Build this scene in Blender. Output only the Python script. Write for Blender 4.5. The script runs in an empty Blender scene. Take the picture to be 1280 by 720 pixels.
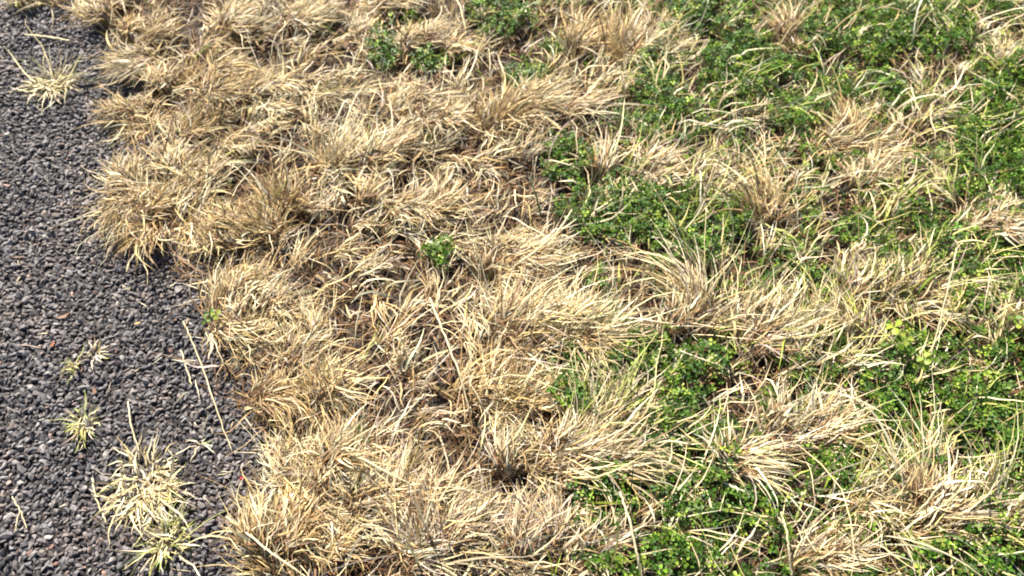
import bpy, math
import numpy as np
rng = np.random.default_rng(20240611)
D = bpy.data
SC = bpy.context.scene
COL = SC.collection
# ------------------------------------------------------------------ camera
CAM_H, PITCH, HFOV = 1.25, math.radians(61), math.radians(66)
F = 640 / math.tan(HFOV / 2)
cam = D.objects.new('camera', D.cameras.new('camera'))
COL.objects.link(cam)
cam.location = (0, 0, CAM_H)
cam.rotation_euler = (math.pi / 2 - PITCH, 0, 0)
cam.data.sensor_width = 36
cam.data.lens = 18 / math.tan(HFOV / 2)
cam.data.clip_start = 0.02
cam.data.clip_end = 500
cam.data.dof.use_dof = True
cam.data.dof.focus_distance = 1.22
cam.data.dof.aperture_fstop = 3.6
SC.camera = cam
# ------------------------------------------------------------------ sky, sun
SUN_ELEV, SUN_AZ = math.radians(41), math.radians(-24)     # azimuth measured from +Y towards +X
w = D.worlds.new('World'); SC.world = w; w.use_nodes = True
nt = w.node_tree
sky = nt.nodes.new('ShaderNodeTexSky'); sky.sky_type = 'NISHITA'; sky.sun_disc = False
sky.sun_elevation = SUN_ELEV; sky.sun_rotation = SUN_AZ
bg = nt.nodes['Background']; bg.inputs['Strength'].default_value = 0.05
nt.links.new(sky.outputs[0], bg.inputs['Color'])
sl = D.lights.new('sun', 'SUN'); sl.energy = 5.0; sl.angle = math.radians(0.5); sl.color = (1.0, 0.95, 0.87)
sun = D.objects.new('sun', sl); COL.objects.link(sun)
sun.rotation_euler = (-(math.pi / 2 - SUN_ELEV), 0, -SUN_AZ)
sun.location = (0.5, 3, 3)
SC.view_settings.view_transform = 'Standard'
SC.view_settings.look = 'None'
SC.view_settings.gamma = 1.0
SC.view_settings.exposure = 1.6
SC.render.engine = 'CYCLES'
SC.cycles.max_bounces = 6
SC.cycles.filter_width = 1.9
SC.cycles.transmission_bounces = 4
SC.cycles.diffuse_bounces = 2
# ------------------------------------------------------------------ pixel <-> ground
sp, cp = math.sin(PITCH), math.cos(PITCH)
def ground(px, py, z=0.0):
    px = np.asarray(px, float); py = np.asarray(py, float)
    a = (px - 640) / F; b = (360 - py) / F
    s = (CAM_H - z) / (sp - b * cp)
    return np.stack([a * s, (cp + b * sp) * s, np.full_like(a * s, z)], -1)
def pixel(p):
    x, y, z = p[..., 0], p[..., 1], p[..., 2] - CAM_H
    d = np.maximum(y * cp - z * sp, 0.05)
    return 640 + F * x / d, 360 - F * (y * sp + z * cp) / d, d
# ------------------------------------------------------------------ materials
def new_mat(name):
    m = D.materials.new(name); m.use_nodes = True
    n = m.node_tree
    return m, n, n.nodes['Principled BSDF'], n.nodes['Material Output']
def blade_mat(name, translucency, rough, noise_scale=60, lo=0.78, hi=1.12, spec=0.35):
    m, n, b, out = new_mat(name)
    at = n.nodes.new('ShaderNodeAttribute'); at.attribute_name = 'tint'
    ns = n.nodes.new('ShaderNodeTexNoise'); ns.inputs['Scale'].default_value = noise_scale; ns.inputs['Detail'].default_value = 3
    tc = n.nodes.new('ShaderNodeTexCoord'); n.links.new(tc.outputs['Object'], ns.inputs['Vector'])
    mr = n.nodes.new('ShaderNodeMapRange')
    mr.inputs['From Min'].default_value = 0.3; mr.inputs['From Max'].default_value = 0.7
    mr.inputs['To Min'].default_value = lo; mr.inputs['To Max'].default_value = hi
    n.links.new(ns.outputs['Fac'], mr.inputs['Value'])
    mul = n.nodes.new('ShaderNodeVectorMath'); mul.operation = 'SCALE'
    n.links.new(at.outputs['Color'], mul.inputs[0]); n.links.new(mr.outputs['Result'], mul.inputs['Scale'])
    n.links.new(mul.outputs['Vector'], b.inputs['Base Color'])
    b.inputs['Roughness'].default_value = rough
    b.inputs['Specular IOR Level'].default_value = spec
    tr = n.nodes.new('ShaderNodeBsdfTranslucent'); n.links.new(mul.outputs['Vector'], tr.inputs['Color'])
    mx = n.nodes.new('ShaderNodeMixShader'); mx.inputs['Fac'].default_value = translucency
    n.links.new(b.outputs[0], mx.inputs[1]); n.links.new(tr.outputs[0], mx.inputs[2])
    n.links.new(mx.outputs[0], out.inputs['Surface'])
    return m
M_DRY = blade_mat('dry_grass', 0.16, 0.55, spec=.22)
M_GREEN = blade_mat('green_leaf', 0.35, 0.5, 90, 0.75, 1.2, 0.28)
def stone_mat():
    m, n, b, out = new_mat('road_stone')
    at = n.nodes.new('ShaderNodeAttribute'); at.attribute_name = 'tint'
    oi = n.nodes.new('ShaderNodeTexNoise'); oi.inputs['Scale'].default_value = 420; oi.inputs['Detail'].default_value = 4
    geo = n.nodes.new('ShaderNodeNewGeometry'); n.links.new(geo.outputs['Position'], oi.inputs['Vector'])
    mr = n.nodes.new('ShaderNodeMapRange'); mr.inputs['From Min'].default_value = 0.3; mr.inputs['From Max'].default_value = 0.7
    mr.inputs['To Min'].default_value = 0.7; mr.inputs['To Max'].default_value = 1.3
    n.links.new(oi.outputs['Fac'], mr.inputs['Value'])
    mul = n.nodes.new('ShaderNodeVectorMath'); mul.operation = 'SCALE'
    n.links.new(at.outputs['Color'], mul.inputs[0]); n.links.new(mr.outputs['Result'], mul.inputs['Scale'])
    n.links.new(mul.outputs['Vector'], b.inputs['Base Color'])
    b.inputs['Roughness'].default_value = 0.62
    b.inputs['Specular IOR Level'].default_value = 0.4
    bp = n.nodes.new('ShaderNodeBump'); bp.inputs['Strength'].default_value = 0.35; bp.inputs['Distance'].default_value = 0.001
    n.links.new(oi.outputs['Fac'], bp.inputs['Height']); n.links.new(bp.outputs['Normal'], b.inputs['Normal'])
    return m
M_STONE = stone_mat()
def soil_mat(name, c0, c1, c2, scale, rough=0.9, bump=0.6):
    m, n, b, out = new_mat(name)
    tc = n.nodes.new('ShaderNodeTexCoord')
    ns = n.nodes.new('ShaderNodeTexNoise'); ns.inputs['Scale'].default_value = scale; ns.inputs['Detail'].default_value = 8
    ns.inputs['Roughness'].default_value = 0.7
    n.links.new(tc.outputs['Object'], ns.inputs['Vector'])
    cr = n.nodes.new('ShaderNodeValToRGB')
    cr.color_ramp.elements[0].position = 0.35; cr.color_ramp.elements[0].color = (*c0, 1)
    cr.color_ramp.elements[1].position = 0.68; cr.color_ramp.elements[1].color = (*c2, 1)
    e = cr.color_ramp.elements.new(0.5); e.color = (*c1, 1)
    n.links.new(ns.outputs['Fac'], cr.inputs['Fac']); n.links.new(cr.outputs['Color'], b.inputs['Base Color'])
    b.inputs['Roughness'].default_value = rough; b.inputs['Specular IOR Level'].default_value = 0.25
    bp = n.nodes.new('ShaderNodeBump'); bp.inputs['Strength'].default_value = bump; bp.inputs['Distance'].default_value = 0.004
    n.links.new(ns.outputs['Fac'], bp.inputs['Height']); n.links.new(bp.outputs['Normal'], b.inputs['Normal'])
    return m
M_SOIL = soil_mat('soil', (0.012, 0.008, 0.006), (0.030, 0.020, 0.014), (0.075, 0.052, 0.036), 60)
M_TAR = soil_mat('road_binder', (0.014, 0.012, 0.012), (0.028, 0.023, 0.022), (0.07, 0.056, 0.05), 130, 0.75, 0.4)
# ------------------------------------------------------------------ mesh helpers
def mesh_from(name, verts, faces_flat, sizes, mat, tint=None, smooth=True):
    me = D.meshes.new(name)
    nv, nl, nf = len(verts), len(faces_flat), len(sizes)
    me.vertices.add(nv); me.vertices.foreach_set('co', np.ascontiguousarray(verts, np.float32).ravel())
    me.loops.add(nl); me.loops.foreach_set('vertex_index', np.ascontiguousarray(faces_flat, np.int32))
    me.polygons.add(nf)
    st = np.zeros(nf, np.int32); st[1:] = np.cumsum(sizes)[:-1]
    me.polygons.foreach_set('loop_start', st); me.polygons.foreach_set('loop_total', np.asarray(sizes, np.int32))
    me.polygons.foreach_set('use_smooth', np.full(nf, smooth))
    if tint is not None:
        a = me.attributes.new('tint', 'FLOAT_COLOR', 'POINT')
        c = np.ones((nv, 4), np.float32); c[:, :3] = tint
        a.data.foreach_set('color', c.ravel())
    me.update(); me.validate()
    me.materials.append(mat)
    return me
def link(name, me, parent=None, **props):
    o = D.objects.new(name, me); COL.objects.link(o)
    if parent is not None: o.parent = parent
    for k, v in props.items(): o[k] = v
    return o
def ribbons(root, az, el, length, width, droop, seg=6, azc=None, kink=0.12, floor=None, tip=0.12, roll=None, bend_pow=1.3):
    """curved leaf blades as tapered strips: returns verts (N,S+1,2,3)"""
    N = len(root); S = seg
    azc = np.zeros(N) if azc is None else azc
    roll = rng.normal(0, 0.7, N) if roll is None else roll
    t = np.linspace(0, 1, S + 1)
    tm = (t[:-1] + t[1:]) / 2
    A = az[:, None] + azc[:, None] * tm + np.cumsum(rng.normal(0, kink, (N, S)), 1)
    E = el[:, None] - droop[:, None] * tm ** bend_pow + np.cumsum(rng.normal(0, kink * 0.7, (N, S)), 1)
    dirs = np.stack([np.cos(E) * np.cos(A), np.cos(E) * np.sin(A), np.sin(E)], -1)
    P = np.zeros((N, S + 1, 3)); P[:, 0] = root
    P[:, 1:] = root[:, None] + np.cumsum(dirs * (length / S)[:, None, None], 1)
    fl = np.full(N, 0.002) if floor is None else floor
    lim = fl[:, None] * np.minimum(1, t * 4)[None, :]
    low = P[..., 2] < lim
    P[..., 2] = np.where(low, lim, P[..., 2])
    T = np.zeros_like(P); T[:, :-1] = P[:, 1:] - P[:, :-1]; T[:, -1] = T[:, -2]
    T /= np.linalg.norm(T, axis=-1, keepdims=True) + 1e-9
    Az = np.concatenate([A, A[:, -1:]], 1)
    side = np.stack([-np.sin(Az), np.cos(Az), np.zeros_like(Az)], -1)
    nrm = np.cross(T, side)
    R = roll[:, None] * (0.3 + t[None, :])
    side = side * np.cos(R)[..., None] + nrm * np.sin(R)[..., None]
    prof = np.minimum(1, 0.62 + 1.6 * t) * (1 - (1 - tip) * np.clip((t - 0.35) / 0.65, 0, 1) ** 1.6)
    W = width[:, None] * prof[None, :] * 0.5
    V = np.stack([P - side * W[..., None], P + side * W[..., None]], 2)
    return V
def ribbon_faces(N, S):
    b = np.arange(N)[:, None] * (S + 1) * 2 + np.arange(S)[None, :] * 2
    f = np.stack([b, b + 1, b + 3, b + 2], -1)
    return f.reshape(-1), np.full(N * S, 4, np.int32)
def ribbon_tint(c_root, c_tip, S):
    t = np.linspace(0, 1, S + 1)[None, :, None] ** 0.7
    c = c_root[:, None] * (1 - t) + c_tip[:, None] * t
    return np.repeat(c[:, :, None], 2, 2).reshape(-1, 3)
def ribbon_mesh(name, V, c_root, c_tip, mat):
    N, S1 = V.shape[:2]
    f, s = ribbon_faces(N, S1 - 1)
    return mesh_from(name, V.reshape(-1, 3), f, s, mat, ribbon_tint(c_root, c_tip, S1 - 1))
PAL = {  # own colours of the leaves, linear
    'pale': (0.68, 0.555, 0.325), 'cream': (0.76, 0.675, 0.46), 'gold': (0.57, 0.41, 0.18), 'tan': (0.32, 0.21, 0.095),
    'brown': (0.17, 0.09, 0.038), 'grey': (0.44, 0.36, 0.27), 'yellowgreen': (0.44, 0.43, 0.13), 'green': (0.092, 0.172, 0.012),
    'lime': (0.25, 0.33, 0.04), 'deep': (0.036, 0.092, 0.008)}
def cap(c, m=.78):
    return np.clip(c * np.minimum(1, m / c.max(1, keepdims=True)), .004, 1)
def pick(n, mix, jit=0.13):
    ks = list(mix); p = np.array([mix[k] for k in ks], float); p /= p.sum()
    idx = rng.choice(len(ks), n, p=p)
    c = np.array([PAL[k] for k in ks])[idx]
    c = c * np.exp(rng.normal(0, jit, (n, 1))) * np.exp(rng.normal(0, 0.04, (n, 3)))
    return cap(c, .80)
MIX = {
    'pale':  dict(pale=6, cream=3, gold=2.5, tan=1.4, grey=.9),
    'gold':  dict(gold=5, pale=4, cream=1.2, tan=3, brown=.5),
    'brown': dict(tan=4, gold=4, pale=2.5, brown=1, cream=.5),
    'mixed': dict(pale=4, cream=2, yellowgreen=4.5, gold=1.5, lime=1.2, grey=.5),
    'grey':  dict(grey=4, pale=3, cream=1.5, tan=1.5, brown=.5),
    'weedy': dict(cream=4, pale=4, yellowgreen=3, lime=.8)}
# ------------------------------------------------------------------ layout, read off the ground
EDGE_Y = np.array([-400, -34, -6, 8, 28, 56, 110, 190, 250, 330, 390, 480, 540, 600, 650, 760, 1100], float)
EDGE_X = np.array([-190, -35, -5, 40, 120, 140, 160, 172, 128, 205, 243, 245, 300, 328, 292, 330, 485], float)
def blob(px, py, lst):
    """largest of soft elliptical patches (x, y, rx, ry, strength)"""
    v = np.zeros(len(px))
    grow = 1.18 if lst is GREEN else 1.0
    for x, y, rx, ry, s in lst:
        if x > 650: rx, ry = rx * grow, ry * grow
        d = ((px - x) / rx) ** 2 + ((py - y) / ry) ** 2
        v = np.maximum(v, s * np.clip(1.45 - d, 0, 1) ** 0.8)
    return v
GREEN = [(507, 27, 22, 16, .8), (480, 67, 20, 28, .9), (540, 83, 26, 16, .9), (625, 28, 40, 28, .9), (657, 103, 20, 16, .9), (694, 63, 14, 10, .7),
    (815, 100, 22, 34, .9), (830, 150, 20, 26, .8), (710, 205, 30, 20, .9), (540, 160, 18, 14, .7), (667, 5, 40, 12, .7), (920, 95, 42, 42, 1),
    (900, 20, 60, 22, .7), (1070, 38, 80, 36, 1), (1170, 40, 40, 28, 1), (1230, 12, 50, 16, .8), (985, 145, 32, 22, .9), (1220, 180, 32, 56, 1), (1263, 95, 24, 26, .9),
    (1258, 210, 26, 30, .9), (1050, 215, 26, 14, .8), (1003, 190, 24, 12, .6), (863, 172, 14, 10, .8), (1120, 120, 50, 24, .7), (1060, 110, 50, 24, .5),
    (790, 270, 66, 34, 1), (860, 290, 66, 38, 1), (735, 262, 36, 24, .9), (870, 322, 34, 14, .9), (552, 322, 20, 16, .9), (750, 352, 26, 12, .6), (762, 412, 24, 14, .8), (715, 450, 20, 20, .8),
    (790, 452, 40, 26, .9), (1066, 297, 28, 18, .9), (1013, 360, 28, 18, .7), (1220, 360, 34, 30, .8), (1150, 448, 48, 26, .9), (1253, 408, 22, 22, .8),
    (875, 457, 30, 22, .9), (712, 497, 26, 18, 1), (765, 512, 40, 30, .95), (840, 540, 50, 40, .95), (748, 605, 32, 30, 1), (760, 640, 34, 22, .8), (810, 697, 60, 28, 1), (745, 697, 24, 20, 1),
    (880, 560, 40, 40, .8), (905, 632, 62, 38, 1), (860, 600, 40, 40, 1), (1045, 590, 36, 26, .9), (1062, 668, 30, 22, .8), (1170, 510, 86, 40, 1), (1236, 540, 50, 46, 1), (1255, 620, 34, 50, .9),
    (1220, 690, 56, 26, .9), (1180, 705, 50, 20, .9), (985, 700, 40, 26, .5), (870, 690, 50, 24, .7), (1110, 580, 40, 30, .8), (960, 610, 40, 28, .7), (820, 470, 70, 30, .6), (950, 470, 60, 20, .45),
    (1100, 270, 50, 22, .5), (1160, 300, 60, 30, .5), (1080, 450, 50, 30, .5), (1240, 300, 50, 20, .5), (1420, 330, 180, 500, .75), (900, -110, 560, 100, .75), (1050, 830, 420, 100, .85)]
BARE = [(440, 500, 44, 36, .45), (480, 545, 40, 22, .7), (520, 440, 30, 26, .4), (775, 318, 46, 24, .9), (745, 330, 30, 22, .9), (895, 150, 34, 14, 1), (385, 312, 44, 16, 1), (440, 320, 50, 14, .8),
    (640, 150, 30, 12, .5), (600, 455, 52, 18, 1), (330, 130, 44, 14, .6), (390, 55, 40, 14, .9), (680, 168, 40, 14, .8), (570, 600, 22, 22, 1), (640, 635, 60, 24, .7), (420, 345, 60, 14, .5),
    (480, 655, 50, 16, .7), (1185, 330, 40, 18, .6), (905, 435, 44, 14, .9), (1070, 545, 40, 20, .8), (250, 345, 30, 20, .6), (405, 155, 26, 10, .7), (890, 690, 40, 14, .7), (540, 275, 60, 12, .6)]
_G = rng.random((64, 64))
def clump(px, py, sx=46.0, sy=30.0, ox=0.0):
    """smooth value noise 0..1, one cell about the size of a small tuft"""
    u, v = np.asarray(px) / sx + 20 + ox, np.asarray(py) / sy + 20
    iu, iv = np.floor(u).astype(int), np.floor(v).astype(int)
    fu, fv = u - iu, v - iv
    fu, fv = fu * fu * (3 - 2 * fu), fv * fv * (3 - 2 * fv)
    g_ = lambda a, b: _G[a % 64, b % 64]
    return (g_(iu, iv) * (1 - fu) + g_(iu + 1, iv) * fu) * (1 - fv) + (g_(iu, iv + 1) * (1 - fu) + g_(iu + 1, iv + 1) * fu) * fv
def gappy(px, py):
    return np.clip((clump(px, py, 40, 26) - .36) * 5, 0.14, 1)
def is_grass(px, py, wob=0.0):
    return px > np.interp(py, EDGE_Y, EDGE_X) + wob
YG = 0.14          # extra margin for the spread of lean directions
def lean(px, py):
    """direction the dry leaves lie in (radians, 0 = +X, 90 deg = +Y)"""
    a = np.interp(px, [150, 300, 500, 700, 900, 1280], [75, 48, 32, 32, 40, 38])
    a = a + 22 * np.exp(-((px - 760) / 160) ** 2 - ((py - 50) / 60) ** 2) + 25 * np.exp(-((px - 960) / 60) ** 2 - ((py - 240) / 60) ** 2)
    a = a - 16 * np.exp(-((px - 430) / 160) ** 2 - ((py - 620) / 60) ** 2)
    a = a + 14 * np.sin(px / 97.0 + 1.3) * np.sin(py / 71.0)
    return np.radians(a)
def scatter(n, x0=-1.75, x1=1.75, y0=-0.28, y1=2.25):
    p = np.zeros((n, 3)); p[:, 0] = rng.uniform(x0, x1, n); p[:, 1] = rng.uniform(y0, y1, n)
    px, py, d = pixel(p)
    out = np.maximum.reduce([-70 - px, px - 1350, -60 - py, py - 790, np.zeros(n)])
    keep = rng.random(n) < np.where(out > 0, np.where(out > 420, 0, 0.30), 1.0)
    return p[keep], px[keep], py[keep], out[keep] > 0
# ------------------------------------------------------------------ ground and road
def sheet(name, x0, x1, y0, y1, nx, ny, mat, z=0.0, amp=0.0, **props):
    X, Y = np.meshgrid(np.linspace(x0, x1, nx), np.linspace(y0, y1, ny))
    Z = np.full_like(X, z) + amp * (np.sin(X * 7.3 + 1.1) * np.cos(Y * 5.9) + 0.5 * np.sin(X * 17 + Y * 13))
    V = np.stack([X, Y, Z], -1).reshape(-1, 3)
    i = (np.arange(ny - 1)[:, None] * nx + np.arange(nx - 1)[None]).ravel()
    f = np.stack([i, i + 1, i + nx + 1, i + nx], -1)
    return link(name, mesh_from(name, V, f.ravel(), np.full(len(i), 4), mat), **props)
sheet('ground', -150, 150, -150, 150, 61, 61, M_SOIL, z=-0.004, kind='structure')
# the asphalt runs on a little way below the overgrown verge
ey = np.linspace(-100, 860, 25)
edge = ground(np.interp(ey, EDGE_Y, EDGE_X) * 0.25 + (np.interp(ey, [-100, 860], [-20, 400])) * 0.75 + 105, ey)
dv = edge[0] - edge[-1]; dv /= np.linalg.norm(dv)
edge = np.vstack([edge[0] + dv * 140, edge, edge[-1] - dv * 140])
n_ = len(edge); nrmv = np.array([-dv[1], dv[0], 0.0])
if nrmv[0] > 0: nrmv = -nrmv
far = edge + nrmv * 6.5
V = np.vstack([edge, far]); V[:, 2] = 0.0
i = np.arange(n_ - 1)
low = V.copy(); low[:, 2] = -0.03
Vr = np.vstack([V, low[:n_]])
fr = np.vstack([np.stack([i, i + 1, i + n_ + 1, i + n_], -1), np.stack([i + 2 * n_, i + 2 * n_ + 1, i + 1, i], -1)])
me = mesh_from('road', Vr, fr.ravel(), np.full(len(fr), 4), M_TAR, smooth=False)
road = link('road', me, kind='structure', label='dark grey coarse stone chip road surface beside the dry grass')
# stone chips bedded in the binder
phi = (1 + 5 ** .5) / 2
ICO = np.array([(-1, phi, 0), (1, phi, 0), (-1, -phi, 0), (1, -phi, 0), (0, -1, phi), (0, 1, phi), (0, -1, -phi), (0, 1, -phi), (phi, 0, -1), (phi, 0, 1), (-phi, 0, -1), (-phi, 0, 1)], float)
ICO /= np.linalg.norm(ICO[0])
ICF = np.array([(0, 11, 5), (0, 5, 1), (0, 1, 7), (0, 7, 10), (0, 10, 11), (1, 5, 9), (5, 11, 4), (11, 10, 2), (10, 7, 6), (7, 1, 8), (3, 9, 4), (3, 4, 2), (3, 2, 6), (3, 6, 8), (3, 8, 9), (4, 9, 5), (2, 4, 11), (6, 2, 10), (8, 6, 7), (9, 8, 1)])
NV = 24
shapes = []
for k in range(NV):
    s = ICO * rng.uniform(0.6, 1.3, (12, 1)) * np.array([rng.uniform(1.0, 1.6), rng.uniform(.6, .95), rng.uniform(.7, 1.05)])
    cut = rng.uniform(0.4, 0.8)
    tilt = rng.normal(0, 0.35, 2)
    pl = cut + s[:, 0] * tilt[0] + s[:, 1] * tilt[1]
    s[:, 2] = np.minimum(s[:, 2], pl)
    shapes.append(s)
shapes = np.array(shapes)
sp_ = 0.0079
gx, gy = np.meshgrid(np.arange(-2.0, 0.6, sp_), np.arange(-0.35, 2.1, sp_ * .87))
gx = gx + (np.arange(gx.shape[0]) % 2)[:, None] * sp_ / 2
g = np.stack([gx.ravel(), gy.ravel(), np.zeros(gx.size)], -1)
g[:, :2] += rng.normal(0, sp_ * .2, (len(g), 2))
gpx, gpy, gd = pixel(g)
ex = np.interp(g[:, 1], edge[::-1, 1] if edge[0, 1] > edge[-1, 1] else edge[:, 1], edge[::-1, 0] if edge[0, 1] > edge[-1, 1] else edge[:, 0])
gap = np.sin(g[:, 0] * 31 + 2) * np.sin(g[:, 1] * 27) + np.sin(g[:, 0] * 83 + g[:, 1] * 61)
keep = (g[:, 0] < ex - 0.004) & (gpx > -260) & (gpy > -130) & (gpy < 900) & (rng.random(len(g)) > np.where(gap > 1.2, .12, .03))
g, gpx, gpy, gd = g[keep], gpx[keep], gpy[keep], gd[keep]
nc = len(g)
cs = np.clip(rng.lognormal(0, 0.22, nc), .6, 1.75) * 0.0046
cz = rng.uniform(-.001, 0.0026, nc) + cs * .15
cv = rng.integers(0, NV, nc); ca = rng.uniform(0, 2 * np.pi, nc)
tx, ty = rng.normal(0, .35, nc), rng.normal(0, .35, nc)
SCOL = .98 * np.array([(0.092, 0.083, 0.084), (0.066, 0.060, 0.062), (0.118, 0.102, 0.094), (0.135, 0.108, 0.092), (0.175, 0.158, 0.150), (0.112, 0.078, 0.064), (0.044, 0.040, 0.041)])
dusty = np.clip((clump(gpx, gpy, 60, 45, 3.1) - .45) * 2.2, 0, 1)[:, None] * np.array([.030, .019, .012])
cc = dusty + SCOL[rng.choice(7, nc, p=[.30, .25, .17, .08, .06, .03, .11])] * np.exp(rng.normal(0, .2, (nc, 1)))
odd = rng.random(nc) < .004
cc[odd] = np.array([0.24, 0.14, 0.10]) * np.exp(rng.normal(0, .3, (odd.sum(), 1)))
score = cs / gd * ((gpx > 4) & (gpy > 4) & (gpy < 716) & (gpx < np.interp(gpy, EDGE_Y, EDGE_X) - 14))
for bx, by, br in ((180, 605, 75), (68, 105, 60), (105, 530, 40), (215, 680, 45)):
    score *= ((gpx - bx) ** 2 + (gpy - by) ** 2 > br ** 2)
top = np.argsort(-score)[:300]
rest = np.ones(nc, bool); rest[top] = False
def chips(idx):
    s = shapes[cv[idx]] * cs[idx][:, None, None]
    c, sn = np.cos(ca[idx])[:, None], np.sin(ca[idx])[:, None]
    x, y, z = s[..., 0] * c - s[..., 1] * sn, s[..., 0] * sn + s[..., 1] * c, s[..., 2]
    z2 = z + x * tx[idx][:, None] + y * ty[idx][:, None]
    return np.stack([x, y, z2], -1) + (g[idx] + np.stack([0 * cz[idx], 0 * cz[idx], cz[idx]], -1))[:, None]
ri = np.nonzero(rest)[0]
V = chips(ri)
f = (ICF[None] + (np.arange(len(ri)) * 12)[:, None, None]).reshape(-1)
me = mesh_from('stone_chips', V.reshape(-1, 3), f, np.full(len(ri) * 20, 3), M_STONE, np.repeat(cc[ri], 12, 0), smooth=False)
link('stone_chips', me, road, kind='stuff')
stone_meshes = {}
for q in top:
    ci = int(rng.integers(0, 4)); key = (int(cv[q]), ci)
    if key not in stone_meshes:
        stone_meshes[key] = mesh_from('stone', shapes[key[0]], ICF.ravel(), np.full(20, 3), M_STONE, np.repeat(SCOL[[0, 1, 2, 4]][ci][None] * rng.uniform(.8, 1.15), 12, 0), smooth=False)
    o = link('stone', stone_meshes[key], road)
    o.scale = (cs[q],) * 3; o.rotation_euler = (ty[q], -tx[q], ca[q]); o.location = g[q] + np.array([0, 0, cz[q]])
# crumbs of dry soil and small stones lying on the ground under the grass
p, px, py, out = scatter(30000)
k = is_grass(px, py, -10) & ~out & (rng.random(len(p)) < .35 + .65 * blob(px, py, BARE)); p = p[k]
n = len(p); v_ = rng.integers(0, NV, n); a_ = rng.uniform(0, 6.28, n); z_ = .0016 * np.exp(rng.normal(0, .5, n))
q = shapes[v_] * z_[:, None, None]
c_, s_ = np.cos(a_)[:, None], np.sin(a_)[:, None]
q = np.stack([q[..., 0] * c_ - q[..., 1] * s_, q[..., 0] * s_ + q[..., 1] * c_, q[..., 2]], -1) + p[:, None]
q[..., 2] += (z_ * .2)[:, None]
tc_ = np.array([(.10, .066, .045), (.06, .04, .028), (.14, .10, .075), (.10, .09, .085)])[rng.choice(4, n, p=[.4, .35, .15, .1])] * np.exp(rng.normal(0, .25, (n, 1)))
link('soil_crumbs', mesh_from('soil_crumbs', q.reshape(-1, 3), (ICF[None] + (np.arange(n) * 12)[:, None, None]).reshape(-1), np.full(n * 20, 3), M_STONE, np.repeat(tc_, 12, 0), smooth=False),
     kind='stuff', label='dark crumbs of dry soil and grit between the grass roots', category='soil')
# ------------------------------------------------------------------ grass as a mass
def grass_stuff(name, n, weight, length, width, el, spread, mixf, mat, label, cat, droop=(0.7, 1.5), floor_hi=0.02, seg=6, kink=0.14, z=0.0, lock=1):
    p, px, py, out = scatter(n)
    wob = 22 * np.sin(py / 9.0) * np.sin(px / 13.0) + np.interp(py, [300, 450, 640, 720], [6, 22, 22, 6])
    k = rng.random(len(p)) < weight(px, py) * is_grass(px, py, wob)
    p, px, py, out = p[k], px[k], py[k], out[k]
    if lock > 1:                                   # each seed grows a small lock of leaves
        p, px, py, out = (np.repeat(a, lock, 0) for a in (p, px, py, out))
        p[:, :2] += rng.normal(0, .008, (len(p), 2))
    N = len(p); K = N // lock; lk = np.repeat(np.arange(K), lock)
    p[:, 2] = z - 0.003
    az = lean(px, py) + rng.normal(0, 1, K)[lk] * math.radians(spread) + (rng.normal(0, .3, N) if lock > 1 else 0)
    L = length[0] * np.exp(rng.normal(0, length[1], N) * .7 + rng.normal(0, length[1], K)[lk] * .7)
    Wd = width[0] * np.exp(rng.normal(0, width[1], N)) * np.where(out, 1.4, 1)
    E = np.radians(np.clip(rng.normal(el[0], el[1], K)[lk] + (rng.normal(0, 9, N) if lock > 1 else 0), 3, 88))
    V = ribbons(p, az, E, L, Wd, rng.uniform(*droop, N), seg=seg, azc=rng.normal(0, .5, K)[lk] + rng.normal(0, .3, N), kink=kink, floor=rng.uniform(0.002, floor_hi, K)[lk] + rng.uniform(0, .006, N))
    cr = mixf(px, py, N)
    if lock > 6: cr = cap(cr * np.exp(rng.normal(0, .22, (K, 1)))[lk])
    c0 = cr * .92
    if lock > 1:
        sel = rng.random(N) < .4; c0[sel] = pick(int(sel.sum()), dict(tan=4, brown=1.2, gold=3))
    me = ribbon_mesh(name, V, c0, cr, mat)
    return link(name, me, kind='stuff', label=label, category=cat)
def gw(px, py):
    b = blob(px, py, GREEN)
    m = clump(px, py, 30, 20, 7.3) - .5
    side = np.clip((px - 690) / 120, 0, 1)
    return np.clip(np.maximum(b, .29 * side) + m * .8 * np.maximum(b > .02, side), 0, 1)
bw = lambda px, py: blob(px, py, BARE)
def dry_mix(px, py, N):
    gg = gw(px, py)
    right = np.clip((px - 640) / 300, 0, 1)
    a = pick(N, MIX['pale']); b = pick(N, MIX['gold']); c = pick(N, MIX['mixed']); d = pick(N, MIX['grey'])
    r = rng.random(N)
    out = np.where((rng.random(N) < np.clip(0.62 - (px - 250) / 500, 0.12, .62))[:, None], b, a)
    out = np.where((rng.random(N) < np.clip(right * .55 + gg * .3, 0, .8))[:, None], c, out)
    gz = 0.18 + 0.4 * np.exp(-((px - 480) / 120) ** 2 - ((py - 520) / 80) ** 2) + .4 * bw(px, py)
    return np.where((r < gz)[:, None], d, out)
# flat dead thatch over the soil
grass_stuff('dead_thatch', 70000, lambda x, y: .80 - .66 * gw(x, y) + .15 * bw(x, y), (0.05, .4), (0.0022, .3), (8, 8), 75, lambda x, y, N: pick(N, dict(grey=1.2, tan=3, pale=.3, brown=9), .25), M_DRY,
            'flat matted layer of dead grey and brown straw on the soil', 'thatch', droop=(0, .5), floor_hi=0.012, seg=4)
grass_stuff('fallen_straw', 26000, lambda x, y: np.clip(.06 + .6 * bw(x, y) + .5 * np.exp(-((x - 470) / 110) ** 2 - ((y - 500) / 90) ** 2) - .2 * gw(x, y), 0, 1), (0.042, .4), (0.0017, .3), (10, 8), 80, lambda x, y, N: pick(N, dict(grey=5, cream=2, pale=2, tan=1.5), .2), M_DRY,
            'short fallen greyish straws lying flat in the bare patches', 'straw', droop=(0, .6), floor_hi=0.016, seg=4)
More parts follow.
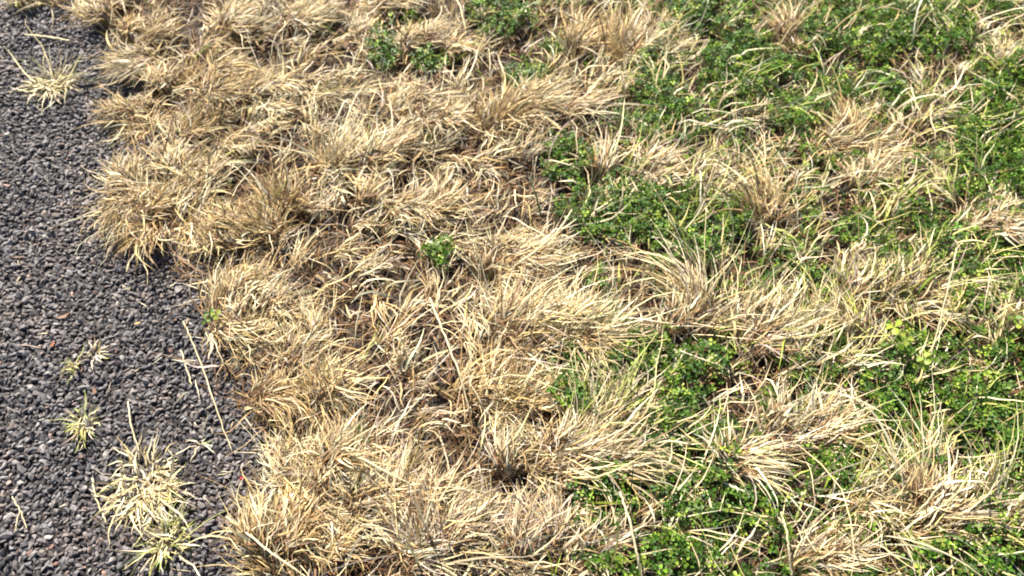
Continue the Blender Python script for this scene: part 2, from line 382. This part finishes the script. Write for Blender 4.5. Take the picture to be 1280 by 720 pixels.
# standing and leaning dry leaves
grass_stuff('dry_grass', 6600, lambda x, y: np.clip(.80 - .72 * gw(x, y) - .66 * bw(x, y), 0, 1) * gappy(x, y), (0.058, .40), (0.0019, .3), (31, 13), 42, dry_mix, M_DRY,
            'rough straw coloured dry grass covering the verge between the larger tussocks', 'dry grass', floor_hi=0.03, lock=16, kink=.19)
grass_stuff('stray_straw', 21000, lambda x, y: np.clip(.6 - .36 * gw(x, y) - .2 * bw(x, y), 0, 1) * (.2 + .8 * gappy(x, y)), (0.066, .38), (0.0021, .3), (28, 18), 62, dry_mix, M_DRY,
            'stray bleached straws lying every way across the verge', 'straw', floor_hi=0.035, kink=.12)
# long yellowing leaves over the green patches
grass_stuff('yellowing_grass', 5600, lambda x, y: np.clip(.02 + .36 * gw(x, y) * (x > 460) + .26 * (x > 820) + .25 * np.exp(-((x - 1110) / 130) ** 2 - ((y - 390) / 80) ** 2), 0, 1), (0.092, .34), (0.0021, .28), (34, 14), 30, lambda x, y, N: pick(N, MIX['weedy']), M_DRY,
            'sparse long yellowing grass leaves lying over the green clover', 'grass', floor_hi=0.035, lock=4)
grass_stuff('green_grass', 26000, lambda x, y: np.clip(.75 * gw(x, y) + .02, 0, 1), (0.052, .3), (0.0024, .25), (58, 16), 60, lambda x, y, N: pick(N, dict(green=4, lime=4, deep=1, yellowgreen=3)), M_GREEN,
            'short fresh green grass leaves growing among the clover', 'green grass', floor_hi=0.01)
# ------------------------------------------------------------------ clover mat
def leaflets(n_leaf, centre, tilt_az, tilt, spin, size, cup):
    """three obovate leaflets per leaf, folded along the midrib"""
    prof = np.array([(0, 0), (.45, .36), (.80, .46), (1.0, .22), (.96, 0), (1.0, -.22), (.80, -.46), (.45, -.36)])
    fz = np.array([0, .16, .20, .10, 0, .10, .20, .16])
    V = []
    for k in range(3):
        a = spin + k * 2.094 + rng.normal(0, .12, n_leaf)
        x = prof[None, :, 0] * size[:, None] + 0.0006; y = prof[None, :, 1] * size[:, None]
        zz = fz[None] * size[:, None] * cup[:, None] - 0.12 * prof[None, :, 0] ** 2 * size[:, None] * rng.uniform(-1, 2.0, n_leaf)[:, None]
        X = x * np.cos(a)[:, None] - y * np.sin(a)[:, None]; Y = x * np.sin(a)[:, None] + y * np.cos(a)[:, None]
        V.append(np.stack([X, Y, zz], -1))
    V = np.stack(V, 1)                                   # n,3,8,3
    ax = np.stack([-np.sin(tilt_az), np.cos(tilt_az), 0 * tilt_az], -1)[:, None, None]
    c, s = np.cos(tilt)[:, None, None, None], np.sin(tilt)[:, None, None, None]
    V = V * c + np.cross(np.broadcast_to(ax, V.shape), V) * s + ax * (np.sum(V * ax, -1, keepdims=True)) * (1 - c)
    return V + centre[:, None, None]
LFACE = np.array([(0, 1, 2, 4), (2, 3, 4, 4), (0, 4, 6, 7), (4, 5, 6, 6)])
def clover_mesh(name, p, h, size, tint, tiltsd):
    n = len(p)
    c = p.copy(); c[:, 2] = h; c[:, :2] += rng.normal(0, .004, (n, 2))
    V = leaflets(n, c, rng.uniform(0, 2 * np.pi, n), np.abs(rng.normal(0, tiltsd, n)), rng.uniform(0, 2 * np.pi, n), size, rng.uniform(.4, 1.5, n))
    b = (np.arange(n * 3) * 8)[:, None]
    f = np.concatenate([np.concatenate([b + [0, 1, 2, 4], b + [2, 3, 4], b + [0, 4, 6, 7], b + [4, 5, 6]], 1)], 1).ravel()
    s = np.tile([4, 3, 4, 3], n * 3)
    t1 = np.repeat(tint, 24, 0)
    # leaf stalks
    S = 2
    up = np.stack([c[:, 0] - p[:, 0], c[:, 1] - p[:, 1], c[:, 2]], -1); L = np.linalg.norm(up, axis=1)
    q = p.copy(); q[:, 2] = -0.002
    mid = (q + c) / 2 + np.concatenate([rng.normal(0, .002, (n, 2)), np.zeros((n, 1))], 1)
    P = np.stack([q, mid, c], 1)
    sd = np.array([.00045, 0, 0])
    W = np.stack([P - sd, P + sd], 2).reshape(-1, 3)
    f2, s2 = ribbon_faces(n, S)
    t2 = np.repeat(np.tile(np.array([[.16, .22, .05]]), (n, 1)), 6, 0)
    return mesh_from(name, np.vstack([V.reshape(-1, 3), W]), np.concatenate([f, f2 + n * 24]), np.concatenate([s, s2]), M_GREEN, np.vstack([t1, t2]))
p, px, py, out = scatter(240000)
k = ~out | (rng.random(len(p)) < .5); p, px, py, out = p[k], px[k], py[k], out[k]
gv = gw(px, py)
k = (rng.random(len(p)) < np.clip(gv * 1.05 - .12, 0, 1) * .8) & is_grass(px, py, 30)
p, gv = p[k], gv[k]
n = len(p)
hump = .5 + .5 * np.sin(p[:, 0] * 39 + 1) * np.sin(p[:, 1] * 33 + 2)
h = rng.uniform(.006, .026, n) + .022 * hump * gv
tint = pick(n, dict(green=5, deep=6, lime=1.5), .25)
link('clover', clover_mesh('clover', p, h, rng.uniform(.004, .0078, n), tint, .45), kind='stuff',
     label='dense low mat of small green clover leaves between the straw', category='clover')
# ------------------------------------------------------------------ tussocks: one thing each
def rot_floor(N, hi): return rng.uniform(.002, hi, N)
def tussock(x, y, rx, ry, ang, spread, L, n, mix, el, label, group='dry grass tussocks on the verge', radial=.35, n_single=9, name='grass_tussock', brown_base=.45):
    c = ground(x, y)
    root = D.objects.new(name, None); COL.objects.link(root); root.location = c; root.empty_display_size = .03
    root['label'] = label; root['category'] = 'grass tussock'; root['group'] = group
    kx = 1.0 / F * pixel(c[None])[2][0]
    n = int(n * np.interp(x, [300, 600, 900], [1.55, 1.45, .72])); wd = 1.1; lf = np.interp(x, [200, 450, 700, 900], [.58, .64, .72, .74]); kk = np.interp(x, [400, 800], [.24, .16])
    K0 = max(4, int(rx * ry / 95))
    W0 = np.exp(rng.normal(0, .6, K0)); W0 /= W0.sum()
    r_ = np.sqrt(rng.random(K0)); th_ = rng.uniform(0, 2 * np.pi, K0)
    CX, CY = r_ * np.cos(th_) * rx * kx * wd, r_ * np.sin(th_) * ry * kx * 1.3
    d_ = math.radians(ang) + rng.normal(0, 1, K0) * math.radians(spread * .95)
    AZ = np.arctan2(np.sin(d_) + radial * 1.3 * r_ * np.sin(th_), np.cos(d_) + radial * 1.3 * r_ * np.cos(th_))
    EL = np.clip(rng.normal(el * .68, 10, K0), 8, 75); LS = np.exp(rng.normal(0, .24, K0)); DR = rng.uniform(.5, 1.4, K0)
    WT = np.exp(rng.normal(0, .20, K0))[:, None] * np.exp(rng.normal(0, 1, K0)[:, None] * np.array([[.0, -.02, -.06]]))
    AC = rng.normal(0, .5, K0); FL = rng.uniform(.002, .035, K0)
    def make(N, lsc, wsc, els, nm, mixn, seg=6, kink=.10, base=None, rsc=1.0, dr=(.7, 1.6)):
        # a few uneven wisps, each swept its own way, and some broken strays
        lk = rng.choice(K0, N, p=W0)
        jit = rng.normal(0, 1, (N, 2)) * (.006 + .004 * np.sqrt(W0[lk] * K0))[:, None]
        q = np.stack([CX[lk] * rsc + jit[:, 0], CY[lk] * rsc + jit[:, 1], np.full(N, -.003)], -1)
        az = AZ[lk] + rng.normal(0, 1, N) * np.where(rng.random(N) < .16, 1.1, .27)
        E = np.radians(np.clip((EL[lk] + rng.normal(0, 11, N)) * els, 3, 85))
        LL = L * lf * LS[lk] * lsc * np.exp(rng.normal(-.04, .26, N))
        V = ribbons(q, az, E, LL, .0018 * wsc * np.exp(rng.normal(0, .38, N)), DR[lk] * (dr[1] / 1.6) + rng.normal(0, .2, N), seg=seg, azc=AC[lk] + rng.normal(0, .3, N), kink=kink, floor=FL[lk] + rng.uniform(0, .008, N))
        return V, WT[lk]
    V, wt = make(n, 1, 1, 1, 'leaves', mix, kink=kk)
    ct = cap(pick(n, MIX[mix], .18) * wt); cr = ct * .85
    sel = rng.random(n) < brown_base
    cr[sel] = pick(int(sel.sum()), dict(tan=4, brown=1.5, gold=2.5))
    link('leaves', ribbon_mesh('leaves', V, cr, ct, M_DRY), root, kind='stuff')
    nb = max(40, int(n * .6))
    V, _ = make(nb, .48, .9, .75, 'dead_base', mix, seg=4, kink=.25)
    cb = pick(nb, dict(tan=4, brown=5, grey=1.5), .2)
    link('dead_base', ribbon_mesh('dead_base', V, cb, cb, M_DRY), root, kind='stuff')
    for j in range(n_single):
        V, _ = make(1, 1.22, 1.3, 1.05, 'leaf', mix, rsc=.8, kink=.13)
        c1 = pick(1, dict(cream=5, pale=4, yellowgreen=.6 if x < 700 else 3))
        link('leaf', ribbon_mesh('leaf', V, c1 * .95, c1, M_DRY), root)
    return root
T = tussock
# x, y, rx, ry, lean deg, spread, length, count, colours, rise, label
T(146, 22, 32, 11, 115, 45, .09, 420, 'gold', 48, 'golden tan grass clump jutting over the road corner beside a loose flat straw', radial=.6)
T(195, 58, 32, 14, 62, 40, .11, 420, 'brown', 62, 'orange brown upright grass tussock between the jutting golden clump and pale strands')
T(44, 8, 22, 6, 130, 35, .05, 110, 'mixed', 40, 'small yellowish grass fringe creeping onto the road above a loose straw', n_single=4)
T(285, 42, 34, 12, 40, 26, .11, 380, 'pale', 46, 'pale grass tussock swept right beside the orange brown tussock')
T(372, 38, 36, 10, 24, 22, .11, 360, 'pale', 40, 'pale low grass tussock swept right above a dark bare gap')
T(186, 88, 20, 18, 205, 45, .10, 330, 'pale', 38, 'bleached strands spilling onto the road below the orange brown tussock', radial=.3)
T(250, 116, 40, 14, 55, 45, .10, 420, 'gold', 46, 'golden matted grass clump behind the bleached road edge strands')
T(365, 128, 50, 14, 35, 30, .115, 500, 'pale', 42, 'long pale band of swept grass ending near a green weed patch')
T(180, 150, 22, 14, 185, 35, .09, 260, 'gold', 30, 'golden grass clump with thin leaves reaching left over the asphalt', radial=.4)
T(255, 178, 44, 16, 60, 50, .10, 460, 'gold', 48, 'dull golden grass clump behind the big sprawling road edge tussock')
T(215, 228, 52, 22, 78, 45, .115, 620, 'pale', 48, 'broad bleached grass mass above the sprawling road edge tussock', radial=.5)
T(212, 278, 46, 20, 215, 62, .125, 640, 'gold', 38, 'big golden tussock sprawling its long leaves down onto the asphalt', radial=.8, n_single=18)
T(352, 282, 34, 18, 82, 40, .10, 480, 'brown', 66, 'upright golden brown tussock above the darkest hollow in the straw', radial=.6)
T(282, 300, 30, 18, 110, 50, .09, 380, 'gold', 50, 'low golden clump between the sprawling tussock and the golden brown tussock', radial=.6)
T(418, 218, 42, 16, 48, 24, .125, 480, 'pale', 48, 'tall pale tussock with straight leaves sweeping up behind the dark hollow', n_single=14)
T(490, 268, 56, 14, 28, 24, .11, 520, 'pale', 40, 'wide pale swept tussock with brown underside right of the dark hollow', brown_base=.5)
T(508, 150, 48, 16, 30, 26, .12, 480, 'pale', 44, 'long pale tussock swept across below the small weed patches')
T(592, 172, 26, 14, 75, 35, .10, 360, 'brown', 66, 'upright brown grass tuft between two pale swept tussocks', radial=.5)
T(680, 152, 46, 14, 28, 16, .13, 520, 'pale', 40, 'bright pale tussock swept into a sharp point above a dark gap', n_single=12)
T(540, 66, 30, 12, 40, 30, .10, 300, 'pale', 44, 'small pale tussock above a patch of green weeds')
T(470, 20, 40, 12, 25, 30, .09, 320, 'pale', 42, 'low pale grass clump between two small weed patches')
T(755, 76, 52, 14, 66, 24, .12, 440, 'brown', 66, 'tall thin brown standing grass with upright leaves and brown base')
T(800, 68, 26, 10, 50, 20, .115, 260, 'pale', 58, 'pale feathery tuft leaning out of the tall brown standing grass')
T(782, 224, 34, 10, 30, 22, .10, 340, 'pale', 42, 'pale tuft overhanging the darkest clover patch', n_single=12)
T(905, 226, 34, 14, 40, 24, .095, 300, 'pale', 52, 'pale grass beside the tall brown upright tussock and clover patch')
T(962, 286, 28, 14, 72, 16, .125, 400, 'brown', 72, 'tall upright brown tussock rising beside the clover patch', n_single=14)
T(1050, 192, 46, 18, 38, 20, .13, 520, 'gold', 48, 'large golden tussock swept right above scattered weeds', n_single=14)
T(1095, 232, 40, 14, 40, 20, .11, 380, 'pale', 46, 'pale tussock swept right just below the large golden tussock')
T(985, 62, 30, 14, 40, 28, .11, 320, 'brown', 54, 'brown tussock among dark green clover with a dark underside')
T(1245, 78, 34, 12, 36, 18, .10, 320, 'pale', 44, 'pale swept tussock beyond the leafy green clover strip')
T(1228, 284, 34, 14, 30, 32, .10, 380, 'pale', 48, 'bleached tuft standing alone below the tall clover strip', n_single=12)
T(905, 418, 70, 18, 32, 20, .135, 880, 'pale', 46, 'largest pale tussock with a reddish brown heart swept right', brown_base=.55, n_single=18)
T(660, 424, 68, 22, 28, 24, .135, 900, 'pale', 46, 'large pale tussock overhanging a brown hollow beside a long thin stalk', brown_base=.5, n_single=18)
T(640, 342, 44, 18, 42, 34, .115, 460, 'pale', 48, 'pale tussock with crossed leaves left of the bare grey thatch')
T(302, 392, 44, 24, 60, 50, .095, 560, 'pale', 50, 'pale upright grass at the road edge above a small green sprig', radial=.5)
T(350, 440, 48, 20, 46, 42, .10, 520, 'pale', 46, 'matted pale grass at the road edge below a small green sprig', radial=.5)
T(366, 500, 42, 24, 45, 55, .105, 600, 'gold', 42, 'golden grass clump bulging over the road beside a long loose stalk', radial=.45)
T(622, 500, 46, 16, 25, 28, .11, 480, 'brown', 44, 'brown tinged tussock below the hollow of the large pale tussock', brown_base=.5)
T(690, 578, 70, 18, 18, 18, .13, 640, 'pale', 38, 'long pale swept leaves reaching over green clover from a brown dip', n_single=16)
T(770, 540, 46, 18, 32, 26, .12, 300, 'weedy', 42, 'loose yellowish leaves criss-crossing over fresh green clover', n_single=14)
T(985, 548, 40, 14, 30, 24, .105, 480, 'pale', 50, 'bright compact tussock alone above dark green clover', n_single=12)
T(910, 570, 40, 12, 24, 24, .10, 320, 'pale', 40, 'low pale tuft lying on dark clover beside the bright compact tussock')
T(1130, 655, 52, 20, 30, 16, .135, 560, 'pale', 44, 'fan shaped tussock of long pale leaves swept right over clover', n_single=20)
T(1070, 630, 30, 16, 55, 34, .09, 220, 'mixed', 52, 'thin upright yellowish tuft beside the fan shaped tussock')
T(1275, 425, 40, 20, 60, 35, .11, 420, 'pale', 50, 'bleached tussock beside scattered weeds, opposite the large brown hearted tussock')
T(1040, 440, 60, 20, 38, 26, .11, 460, 'mixed', 46, 'greenish straw tussock right of the brown hearted tussock')
T(1110, 372, 60, 22, 48, 22, .12, 480, 'mixed', 52, 'thin yellow green standing grass with straight slanting leaves')
T(440, 628, 84, 18, 18, 28, .105, 900, 'pale', 36, 'wide pale tussock of long leaves swept right over a dark underside', n_single=18)
T(385, 596, 36, 22, 50, 48, .095, 560, 'pale', 46, 'pale grass mass bulging toward the red fleck on the asphalt', radial=.6)
T(372, 690, 58, 26, 70, 55, .10, 760, 'gold', 42, 'golden tangled grass mass below the red fleck on the asphalt', radial=.7)
T(540, 640, 56, 16, 24, 30, .11, 460, 'pale', 40, 'flat pale tussock between the wide swept tussock and green clover')
T(690, 690, 60, 20, 60, 60, .095, 460, 'grey', 42, 'greyish curled dead tussock beside the clover edge', radial=.6)
T(560, 700, 70, 18, 35, 50, .10, 480, 'grey', 40, 'greyish tangled dead grass below the flat pale tussock', radial=.4)
T(1020, 706, 40, 12, 30, 34, .09, 300, 'pale', 42, 'small pale tuft beside the base of the fan shaped tussock')
T(1240, 640, 30, 20, 40, 30, .11, 180, 'weedy', 46, 'sparse yellowish leaves rising from clover beside the fan shaped tussock')
# ------------------------------------------------------------------ tufts growing through the asphalt
def road_tuft(x, y, r_px, L, n, mix, label, el=26, bias=None, wid=.0023):
    c = ground(x, y); kx = pixel(c[None])[2][0] / F
    root = D.objects.new('grass_tuft', None); COL.objects.link(root); root.location = c
    root['label'] = label; root['category'] = 'grass tuft'; root['group'] = 'grass tufts growing through the road'
    for j in range(n):
        a = rng.uniform(0, 2 * np.pi)
        if bias and rng.random() < bias[1]: a = math.radians(bias[0]) + rng.normal(0, .5)
        rr = r_px * kx * math.sqrt(rng.random())
        q = np.array([[rr * math.cos(a + rng.normal(0, .4)), rr * math.sin(a + rng.normal(0, .4)), 0.002]])
        V = ribbons(q, np.array([a + rng.normal(0, .3) if rng.random() < .7 else rng.uniform(0, 6.28)]), np.radians(np.clip(np.array([rng.normal(el, 12)]), 6, 80)), np.array([L * math.exp(rng.normal(0, .42))]),
                    np.array([wid * math.exp(rng.normal(0, .25))]), np.array([rng.uniform(.2, .9)]), seg=6, kink=.24, floor=np.array([rng.uniform(.005, .014)]))
        c1 = pick(1, mix); c0 = pick(1, dict(cream=2, pale=3, gold=1.5, tan=1))
        link('leaf', ribbon_mesh('leaf', V, c0, c1, M_DRY), root)
    return root
road_tuft(68, 108, 16, .050, 120, dict(cream=5, pale=3, yellowgreen=2), 'star shaped bleached grass tuft on the asphalt below the loose flat straw', el=28, bias=(-70, .25))
road_tuft(94, 460, 6, .020, 26, dict(lime=4, yellowgreen=3, cream=1), 'tiny bright green grass sprig on the asphalt', el=50)
road_tuft(120, 444, 6, .020, 24, dict(cream=5, pale=2, yellowgreen=1), 'tiny dried straw sprig on the asphalt beside the green sprig', el=35)
road_tuft(106, 532, 12, .028, 56, dict(lime=4, yellowgreen=3, cream=3, green=1), 'small half green grass tuft on the asphalt above the largest road tuft', el=42)
road_tuft(178, 606, 40, .034, 320, dict(cream=4, pale=5, gold=2, yellowgreen=2, grey=1), 'largest road tuft, a pale rosette of spreading dry leaves', el=24, bias=(-40, .35))
road_tuft(212, 676, 18, .042, 110, dict(lime=3, yellowgreen=3, cream=5, green=1), 'greenish grass tuft on the asphalt below the large pale rosette', el=38)
road_tuft(165, 146, 8, .045, 26, dict(yellowgreen=3, cream=3, gold=2), 'small yellowish tuft at the asphalt edge beside golden overhanging leaves', el=32, bias=(190, .6))
road_tuft(252, 556, 4, .022, 9, dict(cream=4, pale=2, yellowgreen=1), 'tiny broken straw sprig on the asphalt beside a long loose stalk', el=30)
# ------------------------------------------------------------------ loose stalks and small litter
def stalk(pts, rad, name, label, cat, col, group=None, parent=None, z0=.0065, sides=6):
    """thin round stem through pixel points lying at height z (x, y, z)"""
    P = np.array([ground(a, b, zz) for a, b, zz in pts]); c = P.mean(0); c[2] = 0
    m = 8; tt = np.linspace(0, len(P) - 1, m * (len(P) - 1) + 1)
    Q = np.stack([np.interp(tt, range(len(P)), P[:, k]) for k in range(3)], -1)
    for _ in range(3): Q[1:-1] = (Q[:-2] + 2 * Q[1:-1] + Q[2:]) / 4
    Q[1:-1, :2] += rng.normal(0, .0006, (len(Q) - 2, 2))
    Tn = np.gradient(Q, axis=0); Tn /= np.linalg.norm(Tn, axis=1, keepdims=True)
    s = np.cross(Tn, [0, 0, 1.0]); s /= np.linalg.norm(s, axis=1, keepdims=True) + 1e-9; u = np.cross(s, Tn)
    R = rad * np.interp(np.linspace(0, 1, len(Q)), [0, .1, .8, 1], [.85, 1, .9, .6])
    ang = np.arange(sides) * 2 * np.pi / sides
    V = Q[:, None] + (s[:, None] * np.cos(ang)[None, :, None] + u[:, None] * np.sin(ang)[None, :, None] * .6) * R[:, None, None] - c
    nq = len(Q); a = np.arange(nq - 1)[:, None] * sides; b = np.arange(sides)[None]; b2 = (b + 1) % sides
    f = np.stack([a + b, a + b2, a + sides + b2, a + sides + b], -1).reshape(-1)
    f = np.concatenate([f, np.arange(sides)[::-1], (nq - 1) * sides + np.arange(sides)])
    sz = np.concatenate([np.full((nq - 1) * sides, 4), [sides, sides]])
    t = np.tile(np.array(col)[None], (nq * sides, 1)) * np.repeat(rng.uniform(.75, 1.12, nq), sides)[:, None]
    o = link(name, mesh_from(name, V.reshape(-1, 3), f, sz, M_DRY, t), parent)
    if parent is None:
        o.location = c; o['label'] = label; o['category'] = cat
        if group: o['group'] = group
    return o
CR = (.66, .56, .34)
LG = 'loose dry stalks'
stalk([(31, 43, .011), (60, 46, .012), (90, 51, .011)], .0026, 'loose_straw', 'thick flat straw lying alone on the asphalt above the star shaped tuft', 'straw', CR, LG)
yr = D.objects.new('forked_straw', None); COL.objects.link(yr)
yr['label'] = 'small forked pale straw lying alone on the asphalt'; yr['category'] = 'straw'; yr['group'] = LG
stalk([(19, 622, .009), (29, 640, .010), (38, 663, .008)], .0012, 'stem', '', '', CR, parent=yr).location = ground(28.7, 641.7) * [1, 1, 0]
stalk([(30, 640, .010), (25, 652, .010), (23, 667, .008)], .0011, 'branch', '', '', CR, parent=yr).location = ground(26, 653) * [1, 1, 0]
stalk([(229, 402, .012), (246, 440, .016), (268, 505, .016), (291, 567, .010)], .0014, 'loose_stalk', 'long thin straight stalk lying along the road edge', 'stalk', CR, LG)
stalk([(226, 438, .009), (233, 460, .010), (240, 482, .016)], .0015, 'loose_stalk', 'short thick stalk lying beside the long thin road edge stalk', 'stalk', CR, LG)
stalk([(160, 502, .010), (163, 530, .016), (174, 566, .012)], .0015, 'loose_stalk', 'thin stalk standing out above the large pale rosette', 'stalk', CR, LG)
stalk([(115, 598, .010), (122, 630, .010), (134, 655, .009)], .0016, 'loose_stalk', 'pale stalk on the asphalt just left of the large rosette', 'stalk', CR, LG)
stalk([(537, 372, .07), (556, 420, .085), (574, 465, .085), (588, 516, .06)], .0017, 'long_stalk', 'long thin bleached stalk arching over the straw beside the brown hollow', 'stalk', (.74, .60, .36), LG)
stalk([(283, 646, .02), (320, 676, .05), (360, 706, .06), (385, 724, .05)], .0017, 'long_stalk', 'long thin stalk crossing the golden tangled grass mass at the road', 'stalk', (.66, .55, .34), LG)
stalk([(1196, 310, .10), (1183, 370, .09), (1165, 440, .06), (1158, 462, .03)], .0013, 'long_stalk', 'long thin pale stalk slanting over weeds beside the thin yellow green grass', 'stalk', CR, LG)
stalk([(775, 615, .05), (787, 650, .06), (797, 695, .05), (802, 722, .03)], .0020, 'broad_leaf_blade', 'broad bleached grass leaf lying over clover below the swept leaves', 'grass leaf', CR, LG)
stalk([(990, 722, .03), (986, 690, .05), (983, 660, .06), (976, 640, .06)], .0019, 'broad_leaf_blade', 'broad bleached leaf lying on straw litter below the darkest clover', 'grass leaf', CR, LG)
stalk([(1196, 578, .12), (1180, 602, .11), (1150, 638, .08), (1135, 650, .05)], .0016, 'broad_leaf_blade', 'broad pale leaf standing above the fan shaped tussock', 'grass leaf', CR, LG)
stalk([(640, 335, .04), (672, 312, .07), (698, 290, .08), (715, 262, .08)], .0019, 'broad_leaf_blade', 'broad pale leaf pointing at the dark clover from the crossed leaf tussock', 'grass leaf', CR, LG)
stalk([(470, 545, .03), (505, 522, .04), (530, 492, .05)], .0013, 'long_stalk', 'thin stalk lying across bluish bare stones in the straw', 'stalk', CR, LG)
# scattered straw bits on the asphalt
n = 520
p = ground(rng.uniform(-120, 330, n), rng.uniform(-40, 760, n)); px, py, _ = pixel(p)
k = px < np.interp(py, EDGE_Y, EDGE_X) + 5
edge_d = np.interp(py, EDGE_Y, EDGE_X) - px
k &= rng.random(n) < np.clip(1.1 * np.exp(-edge_d / 45.0) + .10, 0, 1)
p = p[k]; n = len(p); p[:, 2] = .006
V = ribbons(p, rng.uniform(0, 6.28, n), np.radians(rng.uniform(0, 10, n)), rng.uniform(.006, .05, n) * rng.uniform(.3, 1, n), rng.uniform(.0009, .002, n), rng.uniform(0, .3, n), seg=4, floor=rng.uniform(.006, .009, n), kink=.15)
cb = pick(n, dict(cream=2, pale=3, grey=2, tan=2))
link('straw_bits', ribbon_mesh('straw_bits', V, cb, cb, M_DRY), kind='stuff', label='tiny loose straw bits scattered along the asphalt edge', category='straw')
def leaf_flake(x, y, size, col, name, label, cat, ang, mat=M_DRY, z=.009, group=None):
    c = ground(x, y, z)
    prof = [(-1, 0, 0), (-.5, .34, .10), (.2, .40, .16), (1, .05, .05), (.25, -.36, .12), (-.5, -.30, .10), (0, 0, 0)]
    V = np.array(prof) * size * rng.uniform(.85, 1.15, (7, 3))
    V = np.vstack([V, V - [0, 0, .0006]])
    f = []
    for a in range(6):
        b = (a + 1) % 6
        f += [6, a, b, 13, b + 7, a + 7, a, a + 7, b + 7, a, b + 7, b]
    o = link(name, mesh_from(name, V, np.array(f), np.full(len(f) // 3, 3), mat, np.tile(np.array(col)[None], (14, 1)), smooth=False))
    o.location = c; o.rotation_euler = (rng.normal(0, .15), rng.normal(0, .15), ang); o['label'] = label; o['category'] = cat
    if group: o['group'] = group
leaf_flake(303, 597, .0055, (.42, .03, .03), 'red_fleck', 'tiny red fleck on the asphalt beside the pale grass mass', 'fleck', .3)
leaf_flake(79, 394, .013, (.30, .19, .13), 'dead_leaf', 'shrivelled brown dead leaf lying on open asphalt', 'dead leaf', .4, group='dead leaf flakes on the asphalt')
leaf_flake(66, 430, .007, (.36, .15, .08), 'dead_leaf', 'small rusty leaf flake above the tiny green sprig', 'dead leaf', 1.2, group='dead leaf flakes on the asphalt')
leaf_flake(172, 404, .007, (.46, .32, .14), 'dead_leaf', 'small yellow brown leaf flake on the bare asphalt right of the straw sprig', 'dead leaf', .1, group='dead leaf flakes on the asphalt')
leaf_flake(118, 488, .007, (.33, .19, .12), 'dead_leaf', 'small dull brown leaf flake above the half green tuft', 'dead leaf', 2.0, group='dead leaf flakes on the asphalt')
# broad leaved weeds standing a little above the straw
def weed(x, y, n, size, h, label):
    c = ground(x, y)
    root = D.objects.new('clover_plant', None); COL.objects.link(root); root.location = c
    root['label'] = label; root['category'] = 'clover plant'; root['group'] = 'broad leaved clover plants'
    for j in range(n):
        q = np.array([[rng.normal(0, .012), rng.normal(0, .012), 0.0]])
        link('leaf', clover_mesh('leaf', q, np.array([h * rng.uniform(.8, 1.15)]), np.array([size * rng.uniform(.8, 1.2)]), pick(1, dict(green=3, lime=3)), .4), root)
weed(1112, 440, 3, .013, .06, 'bright broad leaved clover plant in the greenish straw')
weed(1146, 470, 4, .011, .045, 'dark broad leaved clover plant below the bright broad leaved one')
weed(1253, 420, 4, .011, .05, 'clover plant with broad leaves beside the bleached tussock')
weed(552, 322, 5, .010, .03, 'lone clover plant in straw right of the dark hollow')
weed(862, 640, 4, .011, .035, 'pale leaved clover plant at the edge of the darkest clover')
weed(468, 552, 3, .009, .03, 'small lime green clover sprig among bare bluish stones')
weed(278, 412, 3, .009, .05, 'small yellow green sprig in pale road edge grass')
# ------------------------------------------------------------------ the verge runs on outside the frame
n = 1500
q = np.stack([rng.uniform(-.42, .42, n), rng.uniform(-.42, .42, n), np.full(n, -.003)], -1)
V = ribbons(q, np.radians(40) + rng.normal(0, .8, n), np.radians(np.clip(rng.normal(42, 18, n), 5, 85)), .10 * np.exp(rng.normal(0, .3, n)), .0048 * np.exp(rng.normal(0, .3, n)), rng.uniform(.6, 1.4, n), seg=4, floor=rng.uniform(.002, .03, n))
cb = pick(n, dict(pale=5, cream=2, gold=3, yellowgreen=2, green=2.5, tan=2))
tile = ribbon_mesh('far_verge_grass', V, cb * .9, cb, M_DRY)
ed = np.array([edge[0, :2], edge[-1, :2]]); en = nrmv[:2]
for ix in range(-5, 8):
    for iy in range(-4, 8):
        cx, cy = ix * .8, iy * .8
        if -1.5 < cx < 1.5 and -.1 < cy < 2.0: continue
        if np.dot(np.array([cx, cy]) - edge[12, :2], en) > -.35: continue
        o = link('far_verge_grass', tile, kind='stuff', label='rough straw and green grass of the verge farther along', category='grass')
        o.location = (cx, cy, 0); o.rotation_euler = (0, 0, 0); o.scale = (1, 1, rng.uniform(.85, 1.2))
